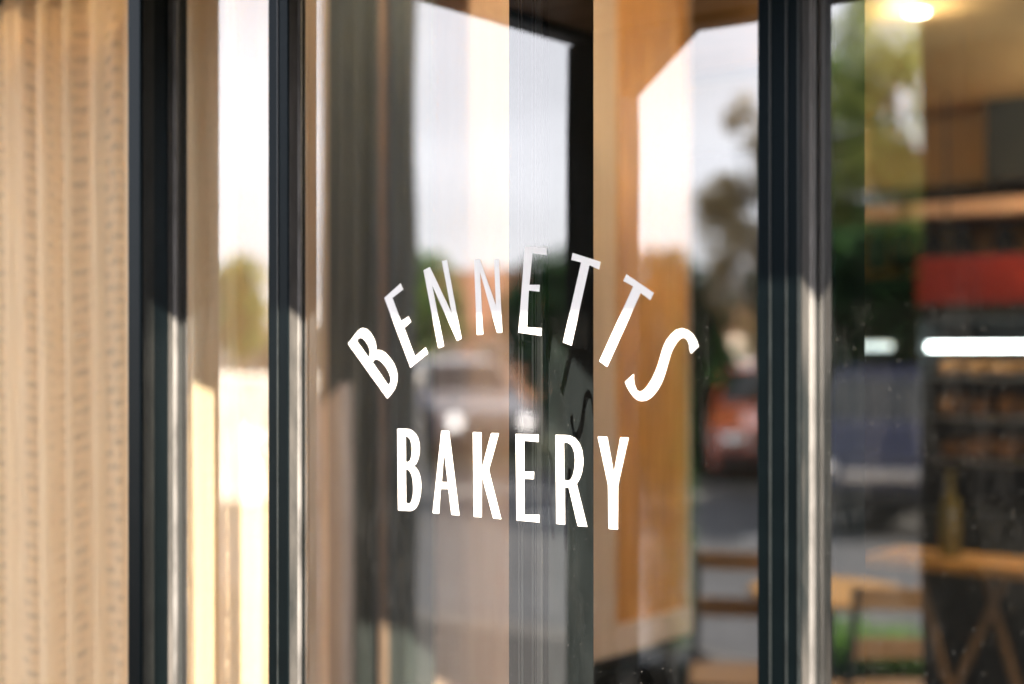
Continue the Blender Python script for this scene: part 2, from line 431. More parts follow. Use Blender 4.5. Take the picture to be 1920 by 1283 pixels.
# ------------------------------------------------------------------ lettering outlines (traced in photo pixels, laid on the pane)
def sc_pts(pts, ox, oy, s): return [(ox + a * s, oy + b * s) for a, b in pts]
c1, c2, c3, c4, c5 = (640, 500, 240 / 1184), (860, 440, 280 / 1382), (1040, 460, 280 / 1159), (730, 790, 230 / 1405), (950, 790, 250 / 1234)
LET = [
 ('B', c1, [(62,713),(95,672),(125,632),(155,595),(178,576),(200,570),(235,580),(270,612),(298,660),(316,710),(323,750),(320,778),(345,772),(372,778),(408,800),(448,842),(485,895),(507,950),(518,1005),(518,1045),(508,1095),(490,1140),(462,1180),(425,1222)],
   [[(140,688),(158,665),(177,657),(198,663),(225,690),(248,727),(263,768),(267,795),(263,825),(252,842)], [(287,885),(302,865),(322,856),(345,863),(380,890),(415,935),(443,985),(457,1030),(457,1062),(448,1085),(432,1097)]]),
 ('E', c1, [(397,290),(548,155),(573,212),(472,290),(553,505),(622,458),(645,512),(580,567),(680,832),(780,748),(803,803),(640,935)], []),
 ('N', (0, 0, 1), [(794,507),(806,500.6),(846.8,586.8),(828.5,489.5),(838,487.5),(865.4,635.4),(857,639.4),(810.3,535.5),(832.6,649.4),(821.8,653.4)], []),
 ('N', (0, 0, 1), [(888.8,487),(899.5,486),(929.9,572.7),(926.3,486.8),(935.4,486),(941.7,623.8),(932,624.4),(899.9,510),(906,627.4),(894,628.4)], []),
 ('E', c2, [(612,110),(818,120),(814,190),(684,174),(655,465),(752,465),(747,530),(650,518),(632,857),(768,867),(764,937),(553,907)], []),
 ('T', c2, [(1055,170),(1316,253),(1300,325),(1210,283),(1045,1028),(965,998),(1133,258),(1042,235)], []),
 ('T', c3, [(557,225),(770,370),(742,427),(668,370),(408,945),(347,900),(610,320),(533,277)], []),
 ('S', c3, [(1060,840),(1115,785),(1102,742),(1075,695),(1035,660),(990,646),(945,657),(905,690),(870,735),(850,775),(835,815),(820,868),(805,920),(785,975),(755,1040),(715,1100),(685,1130),(657,1138),(635,1122),(620,1085),(613,1040),(615,1000),(580,1030),(547,1060),(562,1098),(585,1140),(612,1176),(642,1200),(675,1210),(715,1203),(755,1178),(795,1130),(825,1078),(848,1022),(868,958),(883,902),(900,845),(922,795),(950,750),(980,722),(1005,715),(1028,732),(1045,765),(1052,825)], []),
 ('B', c4, [(93,88),(190,88),(230,93),(265,110),(300,142),(327,190),(342,250),(347,310),(343,375),(330,435),(308,485),(283,513),(310,540),(335,580),(352,635),(362,695),(364,755),(358,830),(345,900),(325,960),(300,998),(270,1020),(235,1028),(102,1020)],
   [[(185,170),(210,178),(235,202),(252,245),(260,310),(257,380),(245,435),(230,462),(210,470),(187,470)], [(187,550),(212,553),(235,573),(257,615),(271,680),(276,770),(271,850),(258,908),(240,940),(222,947),(190,937)]]),
 ('A', c4, [(597,110),(682,112),(803,1080),(712,1072),(677,777),(587,775),(570,1060),(497,1052)], [[(627,340),(670,700),(598,697)]]),
 ('K', c4, [(957,125),(1053,128),(1058,548),(1167,135),(1255,138),(1140,560),(1282,1123),(1190,1112),(1060,625),(1057,1100),(968,1095)], []),
 ('E', c5, [(83,118),(295,123),(295,193),(162,180),(162,467),(253,467),(250,537),(162,532),(165,867),(303,867),(303,937),(92,918)], []),
 ('R', c5, [(452,127),(540,128),(590,135),(635,158),(672,203),(698,270),(708,350),(706,415),(695,475),(675,535),(647,582),(745,977),(658,970),(575,613),(537,612),(540,958),(460,950)],
   [[(530,195),(562,198),(590,214),(612,245),(627,295),(633,360),(629,430),(617,490),(600,532),(575,552),(555,551),(532,543)]]),
 ('Y', c5, [(843,143),(930,145),(992,490),(1053,150),(1128,152),(1030,590),(1028,1002),(944,995),(940,590)], []),
]
def letter_mesh(outline, holes, off, y):
    """flat vinyl letter, 0.4 mm thick, standing just proud of the pane's outer face"""
    cu = bpy.data.curves.new('l', 'CURVE'); cu.dimensions = '2D'; cu.fill_mode = 'BOTH'
    for poly in [outline] + holes:
        sp = cu.splines.new('POLY'); pts = sc_pts(poly, *off)
        sp.points.add(len(pts) - 1); sp.use_cyclic_u = True
        for p, (a, b) in zip(sp.points, pts):
            w = on_y(a, b, y)
            p.co = (w.x, w.z, 0, 1)
    cu.extrude = 0.00008
    ob = bpy.data.objects.new('l', cu); COL.objects.link(ob)
    bpy.context.view_layer.update()
    me = bpy.data.meshes.new_from_object(ob.evaluated_get(bpy.context.evaluated_depsgraph_get()))
    bpy.data.objects.remove(ob); bpy.data.curves.remove(cu)
    me.transform(Matrix(((1, 0, 0, 0), (0, 0, -1, y), (0, 1, 0, 0), (0, 0, 0, 1))))
    me.materials.clear(); me.materials.append(M['vinyl'])
    return me

# ------------------------------------------------------------------ the glazed front
Z0, Z1 = 0.06, 2.24
def stile(parent, x0, x1, yf, yb, ribs=(), name='stile'):
    s = MB().box(x0, x1, yf, yb, Z0, Z1, 0.0015).build(name, 'black', parent)
    for r in ribs:
        MB().box(r - 0.0008, r + 0.0008, yf - 0.0012, yf + 0.0005, Z0 + 0.01, Z1 - 0.01).build('rib', 'rib', s)
    return s
def side_dress(s, x, ya, yb, bead, z0=Z0 + 0.01, z1=Z1 - 0.01):
    """right-facing side of a stile: dusty strip, pale bead, rubber gasket"""
    MB().box(x - 0.0005, x + 0.0012, ya + 0.002, bead[0] - 0.001, z0, z1).build('side_strip', 'reveal', s)
    cy = (bead[0] + bead[1]) / 2; r = (bead[1] - bead[0]) / 2
    pts = [(x - 0.0005 + max(0, r * 0.55 * math.sin(math.pi * k / 8)), cy - r * math.cos(math.pi * k / 8)) for k in range(9)]
    b = MB().prism(pts, z1 - z0, 'XY', z0).build('bead', 'alu', s)
    if yb - bead[1] > 0.0015: MB().box(x - 0.0005, x + 0.002, bead[1] + 0.0005, yb, z0, z1).build('gasket', 'gasket', s)

def glass_box(x0, x1, y0, y1, z0, z1, parent):
    o = box('glass_pane', 'glass', x0, x1, y0, y1, z0, z1, parent)
    o.data.materials.append(M['glass_in'])
    for f in o.data.polygons:
        f.material_index = 0 if f.normal.y < -0.5 else 1
    return o

# the lettered door
door = thing('glass_door', 'black framed glass door lettered BENNETTS BAKERY in white', 'door', (0, 0, 0))
ls = stile(door, -0.374, -0.337, -0.025, 0.006, ribs=(-0.3555,))
side_dress(ls, -0.337, -0.025, -0.0005, (-0.0092, -0.001))
rs = stile(door, 0.333, 0.378, -0.045, 0.011, ribs=(0.347, 0.364, 0.3765))
side_dress(rs, 0.378, -0.045, -0.0125, (-0.0275, -0.0145))
MB().box(-0.3365, 0.3325, -0.02, 0.005, Z0, Z0 + 0.09, 0.002).build('rail', 'black', door)
MB().box(-0.3365, 0.3325, -0.02, 0.005, Z1 - 0.06, Z1, 0.002).build('rail', 'black', door)
pane = glass_box(-0.3365, 0.3325, 0.0, 0.0025, Z0 + 0.09, Z1 - 0.06, door)
for ch, off, outl, holes in LET:
    lo = bpy.data.objects.new('letter', letter_mesh(outl, holes, off, -0.00022))
    COL.objects.link(lo); lo.parent = pane
    lo['label'] = 'white vinyl letter ' + ch

# door beside it, pane set slightly back
door2 = thing('glass_door', 'black framed clear glass door nearest the display fridge', 'door', (0, 0, 0))
MB().box(1.16, 1.205, -0.045, 0.006, Z0, Z1, 0.0015).build('stile', 'black', door2)
MB().box(0.382, 1.159, -0.035, 0.011, Z0, Z0 + 0.09, 0.002).build('rail', 'black', door2)
MB().box(0.382, 1.159, -0.035, 0.011, Z1 - 0.06, Z1, 0.002).build('rail', 'black', door2)
glass_box(0.3805, 1.159, -0.012, -0.0095, Z0 + 0.09, Z1 - 0.06, door2)

# narrow side light
sl = thing('side_window', 'narrow glazed side light between black post and lettered door', 'window', (0, 0, 0))
glass_box(-0.5745, -0.3755, 0.0, 0.0025, 0.10, Z1 - 0.04, sl)
MB().box(-0.5745, -0.3755, -0.03, 0.01, Z0, 0.0995, 0.002).build('sill_rail', 'black', sl)
MB().box(-0.5745, -0.3755, -0.03, 0.01, Z1 - 0.0395, Z1, 0.002).build('head_rail', 'black', sl)

# post left of it
post = thing('entrance_post', 'black metal post between gold mesh curtain and side light', 'post', (0, 0, 0))
ps = stile(post, -0.604, -0.577, -0.068, 0.012, name='post_body')
MB().box(-0.5775, -0.5755, -0.064, -0.046, Z0 + 0.01, Z1 - 0.01).build('side_strip', 'faint', ps)
side_dress(ps, -0.577, -0.024, 0.0, (-0.0135, -0.004))

# fixed mullions standing just inside the glass
mu = thing('mullion', 'black grooved mullion standing behind the lettered glass', 'mullion', (0, 0, 0))
MB().box(-0.0215, 0.0305, 0.022, 0.117, 0.006, 2.66, 0.001).build('mullion_body', 'black', mu)
MB().box(0.0307, 0.0315, 0.028, 0.116, 0.01, 2.6).build('side_strip', 'mull_side', mu)
for x in (-0.006, -0.0015, 0.0135, 0.0185):
    MB().box(x, x + 0.0012, 0.0195, 0.0225, 0.01, 2.6).build('rib', 'rib', mu)
MB().box(0.0215, 0.0275, 0.0185, 0.0225, 0.01, 2.6, 0.0005).build('brush_seal', 'gasket', mu)
mu2 = thing('mullion', 'plain black mullion standing behind the clear door edge', 'mullion', (0, 0, 0))
MB().box(0.335, 0.378, 0.03, 0.10, 0.006, 2.66, 0.001).build('mullion_body', 'black', mu2)
trk = thing('door_track', 'black sliding door track along the floor of the front', 'track', (0, 0, 0))
MB().box(-0.604, 3.19, -0.07, 0.02, 0.0045, 0.055, 0.002).build('floor_channel', 'black', trk)
MB().box(-1.75, 3.19, -0.07, 0.02, 2.245, 2.315, 0.002).build('head_channel', 'black', trk)

# ------------------------------------------------------------------ gold mesh curtain (two layers of open knit)
def curtain_layer(name, m, x0, x1, y, z0, z1, pitch, depth, phase, parent):
    nx, nzz = 260, 24
    me = bpy.data.meshes.new(name)
    vs, fs, uvs = [], [], []
    rr = random.Random(phase * 100)
    ph = [rr.uniform(0, 6.28) for _ in range(4)]
    for j in range(nzz + 1):
        z = z0 + (z1 - z0) * j / nzz
        arc = 0; last = None
        for i in range(nx + 1):
            t = x0 + (x1 - x0) * i / nx
            d = depth * (0.8 + 0.2 * math.sin(3.1 * t + ph[0]))
            a = 2 * math.pi * (t + 0.006 * math.sin(2.1 * z + ph[1])) / pitch + 0.9 * math.sin(5.3 * t + ph[2])
            yy = y + d * math.sin(a) + 0.35 * d * math.sin(2.3 * a + ph[3] + 0.5 * z)
            p = (t, yy, z)
            if last: arc += math.dist(last[:2], p[:2])
            last = p
            vs.append(p); uvs.append((arc, z + 0.004 * math.sin(18 * t + ph[1])))
    w = nx + 1
    for j in range(nzz):
        for i in range(nx):
            fs.append((j * w + i, j * w + i + 1, (j + 1) * w + i + 1, (j + 1) * w + i))
    me.from_pydata(vs, [], fs)
    uvl = me.uv_layers.new(name='UVMap')
    for lp in me.loops: uvl.data[lp.index].uv = uvs[lp.vertex_index]
    for p in me.polygons: p.use_smooth = True
    me.materials.append(M[m])
    o = bpy.data.objects.new(name, me); COL.objects.link(o); o.parent = parent
    return o
cur = thing('mesh_curtain', 'pleated gold metal mesh curtain hanging beside the black post', 'curtain', (0, 0, 0))
curtain_layer('curtain_face', 'mesh_a', -1.70, -0.64, 0.155, 0.02, 2.22, 0.085, 0.030, 1, cur)
curtain_layer('curtain_lining', 'mesh_b', -1.70, -0.652, 0.25, 0.02, 2.22, 0.10, 0.020, 2, cur)
MB().tube([(-1.74, 0.17, 2.235), (-0.6, 0.17, 2.235)], 0.012, 10).build('curtain_rod', 'black', cur)

cur2 = thing('mesh_curtain', 'gathered end of gold mesh curtain deeper behind the side light', 'curtain', (0, 0, 0))
curtain_layer('curtain_face', 'mesh_a', -1.02, -0.735, 0.33, 0.02, 2.22, 0.05, 0.014, 3, cur2)
MB().tube([(-1.05, 0.33, 2.235), (-0.72, 0.33, 2.235)], 0.012, 10).build('curtain_rod', 'black', cur2)
for x in (-1.04, -0.73): MB().tube([(x, 0.33, 2.235), (x, 0.33, 2.699)], 0.006, 8).build('hanger', 'black', cur2)

# ------------------------------------------------------------------ inside, behind the lettered pane
jb = tag(box('timber_jamb', 'pale', -0.93, -0.90, 0.40, 0.602, 0.005, 2.69), 'pale timber jamb inside behind the left stile of the lettered door', 'jamb')
cup = thing('dark_cupboard', 'tall dark olive cupboard inside with one brown batten', 'cupboard', (0, 0, 0))
a, b = on_y(600, HY, 1.0).x, on_y(766, HY, 1.0).x
for i in range(6):
    w = (b - a) / 6
    MB().box(a + i * w, a + (i + 1) * w - 0.004, 1.0, 1.02, 0.1, 2.6, 0.002).build('plank', 'olive', cup)
t0 = on_y(712, HY, 0.985).x
MB().box(t0, t0 + 0.016, 0.98, 0.998, 0.1, 2.5, 0.002).build('batten', wood_mat('brown_batten', (0.20, 0.14, 0.10), (0.14, 0.095, 0.065)), cup)
MB().box(a, b - 0.03, 1.025, 1.12, 0.005, 2.6).build('carcass', 'olive', cup)
tp = thing('timber_pier', 'tan boarded pier inside, left of the black mullion', 'pier', (0, 0, 0))
a, b = on_y(811, HY, 1.3).x, on_y(1000, HY, 1.3).x
for i in range(3):
    w = (b - a) / 3
    MB().box(a + i * w, a + (i + 1) * w - 0.002, 1.3, 1.32, 0.005, 2.69, 0.001).build('plank', 'tan', tp)
MB().box(a + 0.003, b, 1.325, 1.5, 0.005, 2.69).build('core', 'dark', tp)

# plywood end panel with pale frame: right-facing, square to the front
pp = thing('plywood_screen', 'orange plywood screen in a pale timber frame inside the shop', 'screen', (0, 0, 0))
xs = -1.0
ya, yb = on_x(1090, HY, xs).y, on_x(1292, HY, xs).y
yi = on_x(1150, HY, xs).y
zb = on_x(1113, 1240, xs).z
MB().box(xs - 0.02, xs, yi, yb - 0.012, zb + 0.075, 2.62).build('panel', 'ply', pp)
MB().box(xs - 0.03, xs + 0.012, ya - 0.05, yi, zb, 2.67, 0.003).build('frame_upright', 'pale', pp)
MB().box(xs - 0.03, xs + 0.012, yi + 0.001, yb, zb, zb + 0.074, 0.003).build('frame_rail', 'pale', pp)
MB().box(xs - 0.03, xs + 0.012, yi + 0.001, yb, 2.621, 2.67, 0.003).build('frame_rail', 'pale', pp)
MB().box(xs - 0.03, xs + 0.006, yb - 0.011, yb, zb + 0.075, 2.62, 0.002).build('frame_upright', 'pale', pp)
for y in (ya, yb - 0.06):
    MB().box(xs - 0.03, xs + 0.01, y, y + 0.045, 0.005, zb - 0.001).build('leg', 'dark', pp)
bm_ = tag(box('ceiling_beam', 'soffit', on_y(760, HY, 2.3).x, on_y(1450, HY, 2.3).x, 2.3, 2.45, 2.42, 2.69), 'brown timber beam under the ceiling behind the lettered door', 'beam')

# ------------------------------------------------------------------ inside, seen through the clear door
def at_d(px, py, y): return on_y(px, py, y)
YB = 5.0
bw = thing('bulkhead', 'beige bulkhead with dark edges above the display fridge', 'bulkhead', (0, 0, 0))
l_, r_ = on_y(1500, HY, YB).x, on_y(1884, HY, YB).x
zt, zl = 2.69, on_y(1750, 352, YB).z
MB().box(l_, r_, YB, YB + 0.3, zl, zt, 0.01).build('face_panel', 'cream', bw)
MB().box(r_ + 0.004, r_ + 0.9, YB - 0.25, YB + 0.3, zl - 0.02, zt).build('side_panel', 'dark', bw)
MB().box(l_, r_, YB - 0.05, YB + 0.25, zl - 0.10, zl - 0.002).build('lower_edge', 'dark', bw)
sh = thing('wall_shelf', 'long pinkish timber shelf edge with dark pots on its underside rail', 'shelf', (0, 0, 0))
z = on_y(1770, 392, 4.6).z
MB().box(on_y(1450, HY, 4.6).x, on_y(2050, HY, 4.6).x, 4.6, 4.95, z - 0.033, z + 0.033, 0.004).build('shelf_board', wood_mat('pink_timber', (0.72, 0.46, 0.33), (0.62, 0.38, 0.26), sc=(1.2, 14, 14)), sh)
MB().box(on_y(1450, HY, 4.6).x, on_y(2050, HY, 4.6).x, 4.97, 5.0, z - 0.26, z - 0.034).build('back_board', 'gold', sh)
for k, px in enumerate((1640, 1690, 1745, 1800, 1880)):
    p = on_y(px, HY, 4.75)
    pot = MB().lathe([(0.012, z - 0.036), (0.014, z - 0.07), (0.045 + 0.008 * (k % 2), z - 0.12), (0.05, z - 0.21), (0.02, z - 0.235)], 'Z', (p.x, 4.78, 0), 12).build('hanging_pot', 'dark', sh, True)
rb = thing('menu_board', 'long red board over the display fridge', 'board', (0, 0, 0))
a, b = on_y(1716, 485, 4.5), on_y(2060, 566, 4.5)
MB().box(a.x, b.x, 4.5, 4.54, b.z, a.z, 0.006).build('board_face', 'red', rb)
MB().box(a.x - 0.02, b.x + 0.02, 4.545, 4.58, b.z - 0.02, a.z + 0.02, 0.004).build('back_frame', 'dark', rb)
for s in (0.15, 0.8):
    x = a.x + (b.x - a.x) * s
    MB().tube([(x, 4.56, a.z + 0.02), (x, 4.56, 2.695)], 0.006, 6).build('hanger', 'dark', rb)
# display fridge
fr = thing('display_fridge', 'open display fridge with white lamp tube and shelves of bread', 'fridge', (0, 0, 0))
YF = 4.0
fx0, fx1 = on_y(1738, HY, YF).x, on_y(2150, HY, YF).x
zt = on_y(1830, 650, YF).z
MB().box(fx0 - 0.05, fx1 + 0.05, YF + 0.55, YF + 0.6, 0.02, zt + 0.1).build('back_panel', 'dark', fr)
MB().box(fx0 - 0.05, fx0 - 0.02, YF - 0.02, YF + 0.548, 0.02, zt + 0.1, 0.004).build('side_panel', 'dark', fr)
MB().box(fx1 + 0.02, fx1 + 0.05, YF - 0.02, YF + 0.548, 0.02, zt + 0.1, 0.004).build('side_panel', 'dark', fr)
MB().box(fx0 - 0.05, fx1 + 0.05, YF - 0.02, YF + 0.6, zt + 0.101, zt + 0.15, 0.004).build('top_panel', 'dark', fr)
MB().box(fx0 - 0.018, fx1 + 0.018, YF - 0.02, YF + 0.548, 0.02, zt - 0.62, 0.006).build('base', 'dark', fr)
for q in (0.08, 0.235, 0.40):
    MB().box(fx0 - 0.018, fx1 + 0.018, YF + 0.05, YF + 0.54, zt - q - 0.045, zt - q - 0.03).build('shelf', 'steel', fr)
MB().tube([(fx0, YF + 0.02, zt), (fx1, YF + 0.02, zt)], 0.012, 12).build('lamp_tube', 'tube', fr, True)
f2 = thing('wall_lamp', 'short white tube lamp behind the clear door edge', 'lamp', (0, 0, 0))
a, b = on_y(1560, 650, 4.3), on_y(1670, 650, 4.3)
MB().tube([(a.x, 4.3, a.z), (b.x, 4.3, a.z)], 0.014, 12).build('lamp_tube', emit('dim_tube', (0.75, 0.9, 0.9), 0.35), f2, True)
MB().box(a.x - 0.02, b.x + 0.02, 4.325, 4.35, a.z - 0.03, a.z + 0.03, 0.004).build('bracket', 'dark', f2)
MB().box((a.x + b.x) / 2 - 0.02, (a.x + b.x) / 2 + 0.02, 4.35, 5.39, a.z - 0.015, a.z + 0.015).build('arm', 'dark', f2)
def loaf_mesh():
    mb = MB()
    rings = []
    for i in range(9):
        t = i / 8; r = 0.055 * math.sin(math.pi * (0.06 + 0.88 * t)) ** 0.5
        rings.append([mb.bm.verts.new((-0.11 + 0.22 * t, r * 1.05 * math.cos(k * math.pi / 5), max(-0.035, r * math.sin(k * math.pi / 5)) + 0.036)) for k in range(10)])
    for r0, r1 in zip(rings, rings[1:]):
        for k in range(10): mb.bm.faces.new((r0[k], r0[(k + 1) % 10], r1[(k + 1) % 10], r1[k]))
    mb.bm.faces.new(rings[0][::-1]); mb.bm.faces.new(rings[-1])
    return mb
lf0 = loaf_mesh().build('bread_loaf', 'crust', None, True)
first = True
SN = ('upper', 'middle', 'lower')
for qi, q in enumerate((0.08, 0.235, 0.40)):
    for k in range(5):
        o = lf0 if first else lf0.copy()
        if not first: COL.objects.link(o)
        first = False
        o.location = (fx0 + 0.05 + k * 0.105, YF + 0.2 + rnd.uniform(-0.02, 0.02), zt - q - 0.0298)
        o.rotation_euler = (0, 0, R(90 + rnd.uniform(-12, 12)))
        o.scale = (rnd.uniform(0.8, 1.25), rnd.uniform(0.75, 1.1), (0.85 if qi == 0 else 1.1) * rnd.uniform(0.75, 1.05))
        tag(o, '%s brown crusty loaf on the %s fridge shelf' % (('leftmost', 'second from left', 'middle', 'fourth from left', 'rightmost')[k], SN[qi]), 'loaf', 'loaves on the %s fridge shelf' % SN[qi])
# ceiling lamp seen at the top, the others added out of view to light the room
def downlight(x, y, label, watt):
    d = thing('ceiling_lamp', label, 'ceiling lamp', (x, y, 2.70), 0, 'recessed ceiling lamps')
    MB().lathe([(0.050, -0.012), (0.053, -0.004), (0.053, -0.001)], 'Z', (0, 0, 0), 24).build('trim_ring', 'cream', d, True)
    MB().lathe([(0.032, -0.020), (0.035, -0.014), (0.035, -0.0125)], 'Z', (0, 0, 0), 24).build('lens', 'lamp', d, True)
    L = bpy.data.lights.new('lamp_light', 'POINT'); L.energy = watt; L.color = (1.0, 0.79, 0.52); L.shadow_soft_size = 0.0
    lo = bpy.data.objects.new('lamp_light', L); COL.objects.link(lo); lo.parent = d; lo.location = (0, 0, -0.09)
p = CAM + ray(1720, 20) * ((2.69 - CAM.z) / ray(1720, 20).z)
downlight(p.x, p.y, 'glowing round ceiling lamp above the wall shelf', 0.5)
downlight(p.x + 0.75, p.y + 1.25, 'added unseen ceiling lamp deepest in the shop, by the back wall', 20)  # extra lamp out of view, brightens bulkhead and ceiling
downlight(p.x - 1.3, p.y - 0.4, 'added unseen ceiling lamp deeper behind the plywood screen', 0.8)  # extra lamp, unseen, added as warm fill for the interior
downlight(p.x + 0.55, p.y - 1.55, 'added unseen ceiling lamp near the doors', 3.5)  # added above the view to warm the plywood
downlight(-0.95, 0.62, 'added unseen ceiling lamp just inside the lettered door', 2.6)  # added above the view to light the pier front
# cafe table with honey timber edge and crossed legs
tb = thing('cafe_table', 'long cafe table with honey timber top and crossed legs', 'table', (0, 0, 0))
YT = 3.3
a, b = on_y(1615, 1050, YT), on_y(2000, 1050, YT)
MB().box(a.x, b.x + 0.5, YT, YT + 0.3, a.z - 0.017, a.z + 0.017, 0.005).build('table_top', 'gold', tb)
for x in (b.x - 0.02, b.x + 0.35, a.x + 0.42):
    lg = MB()
    lg.tube([(x, YT + 0.07, 0.006), (x - 0.34, YT + 0.26, a.z - 0.018)], 0.014, 8)
    lg.build('leg', 'soffit', tb)
    MB().tube([(x - 0.34, YT + 0.07, 0.006), (x, YT + 0.26, a.z - 0.018)], 0.014, 8).build('leg', 'soffit', tb)
# tall bottle on the table
p = on_y(1792, HY, YT + 0.2)
MBt = MB().lathe([(0.034, 0.0), (0.036, 0.006), (0.036, 0.15), (0.030, 0.19), (0.013, 0.225), (0.013, 0.275), (0.015, 0.278), (0.015, 0.29)], 'Z', (0, 0, 0), 18)
bt = MBt.build('bottle', mat('olive_oil_glass', (0.16, 0.13, 0.04), 0.15), None, True)
bt.location = (p.x, YT + 0.15, a.z + 0.0145)
tag(bt, 'tall olive coloured bottle standing on the cafe table', 'bottle')

# ------------------------------------------------------------------ out in the street (mirrored in the panes)
# slate clad columns
def column(px, dist, w, label, m):
    p = out_at(px, dist)
    t = thing('street_column', label, 'column', (p.x, p.y, 0), 0, 'boarded columns on the pavement')
    n, H = 3, 4.2
    MB().box(-w / 2 + 0.006, w / 2 - 0.006, -w / 2 + 0.006, w / 2 - 0.006, 0.1, H - 0.01).build('core', 'dark', t)
    b = w / n
    for i in range(n):
        q = -w / 2 + i * b
        for s in (-1, 1):
            y = s * (w / 2 + 0.004)
            MB().box(q + 0.004, q + b - 0.004, y - 0.01, y + 0.01, 0.121, H, 0.003).build('plank', m, t)
            MB().box(y - 0.01, y + 0.01, q + 0.004, q + b - 0.004, 0.121, H, 0.003).build('plank', m, t)
    MB().box(-w / 2 - 0.03, w / 2 + 0.03, -w / 2 - 0.03, w / 2 + 0.03, 0.001, 0.118, 0.005).build('base', m, t)
    MB().box(-w / 2 - 0.02, w / 2 + 0.02, -w / 2 - 0.02, w / 2 + 0.02, H + 0.002, H + 0.06, 0.005).build('cap', m, t)
column(689, 4.6, 0.21, 'slimmer grey boarded column mirrored left of the letters', 'pillar')
column(1932, 4.4, 0.44, 'broad black boarded column mirrored right of the trees', 'pillar_black')

def shade_column_at(x, y, w, label):  # unseen extra column, put there to block sun from the curtain
    t = copy_tree(bpy.data.objects['street_column.001'])
    t.location = (x, y, 0); t['label'] = label
shade_column_at(2.36, -2.06, 0, 'added unseen black boarded column, keeping sun off the gold curtain')

bo_ = thing('bollard', 'pale square timber bollard with a slanted top, mirrored left of the letters', 'bollard', (0, 0, 0))
p = out_at(630, 4.3); bo_.location = (p.x, p.y, 0); bo_.rotation_euler = (0, 0, R(-20))
MB().prism([(-0.036, 0.001), (0.036, 0.001), (0.036, 1.52), (-0.036, 1.44)], 0.072, 'XZ', -0.036).build('shaft', 'pale', bo_)
MB().box(-0.05, 0.05, -0.05, 0.05, 0.0005, 0.02, 0.004).build('foot_plate', 'steel', bo_)

# patio chairs and a small table
def make_chair(label):
    t = thing('patio_chair', label, 'chair', (0, 0, 0), 0, 'patio chairs on the pavement')
    for s in (-1, 1):
        MB().tube([(s * 0.20, -0.20, 0.002), (s * 0.19, -0.18, 0.44)], 0.013, 8).build('leg', 'black', t)
        MB().tube([(s * 0.20, 0.24, 0.002), (s * 0.19, 0.18, 0.44), (s * 0.18, 0.25, 0.86)], 0.013, 8).build('leg', 'black', t)
    for k in range(6):
        y = -0.20 + k * 0.068
        MB().box(-0.205, 0.205, y, y + 0.056, 0.442, 0.458, 0.003).build('seat_slat', 'soffit', t)
    for k, z in enumerate((0.62, 0.79)):
        MB().box(-0.19, 0.19, 0.205 + 0.03 * k, 0.222 + 0.03 * k, z, z + 0.07, 0.003).build('back_slat', 'soffit', t)
    return t
ch = make_chair('dark slatted patio chair mirrored under the S of the sign')
p = out_at(1400, 5.2); ch.location = (p.x, p.y, 0.0); ch.rotation_euler = (0, 0, R(150))
ch2 = copy_tree(ch); p = out_at(1650, 4.9); ch2.location = (p.x, p.y - 0.1, 0); ch2.rotation_euler = (0, 0, R(-40))
ch2['label'] = 'dark slatted patio chair turned towards the round table'
pt = thing('patio_table', 'small round patio table with timber top and one leg', 'table', (0, 0, 0))
MB().lathe([(0.30, 0.715), (0.315, 0.72), (0.315, 0.735), (0.30, 0.74)], 'Z', (0, 0, 0), 28).build('table_top', 'gold', pt)
MB().lathe([(0.02, 0.02), (0.02, 0.714)], 'Z', (0, 0, 0), 12).build('leg', 'black', pt)
MB().lathe([(0.20, 0.001), (0.20, 0.012), (0.03, 0.03)], 'Z', (0, 0, 0), 24).build('base', 'black', pt)
p = out_at(1560, 5.4); pt.location = (p.x, p.y, 0)

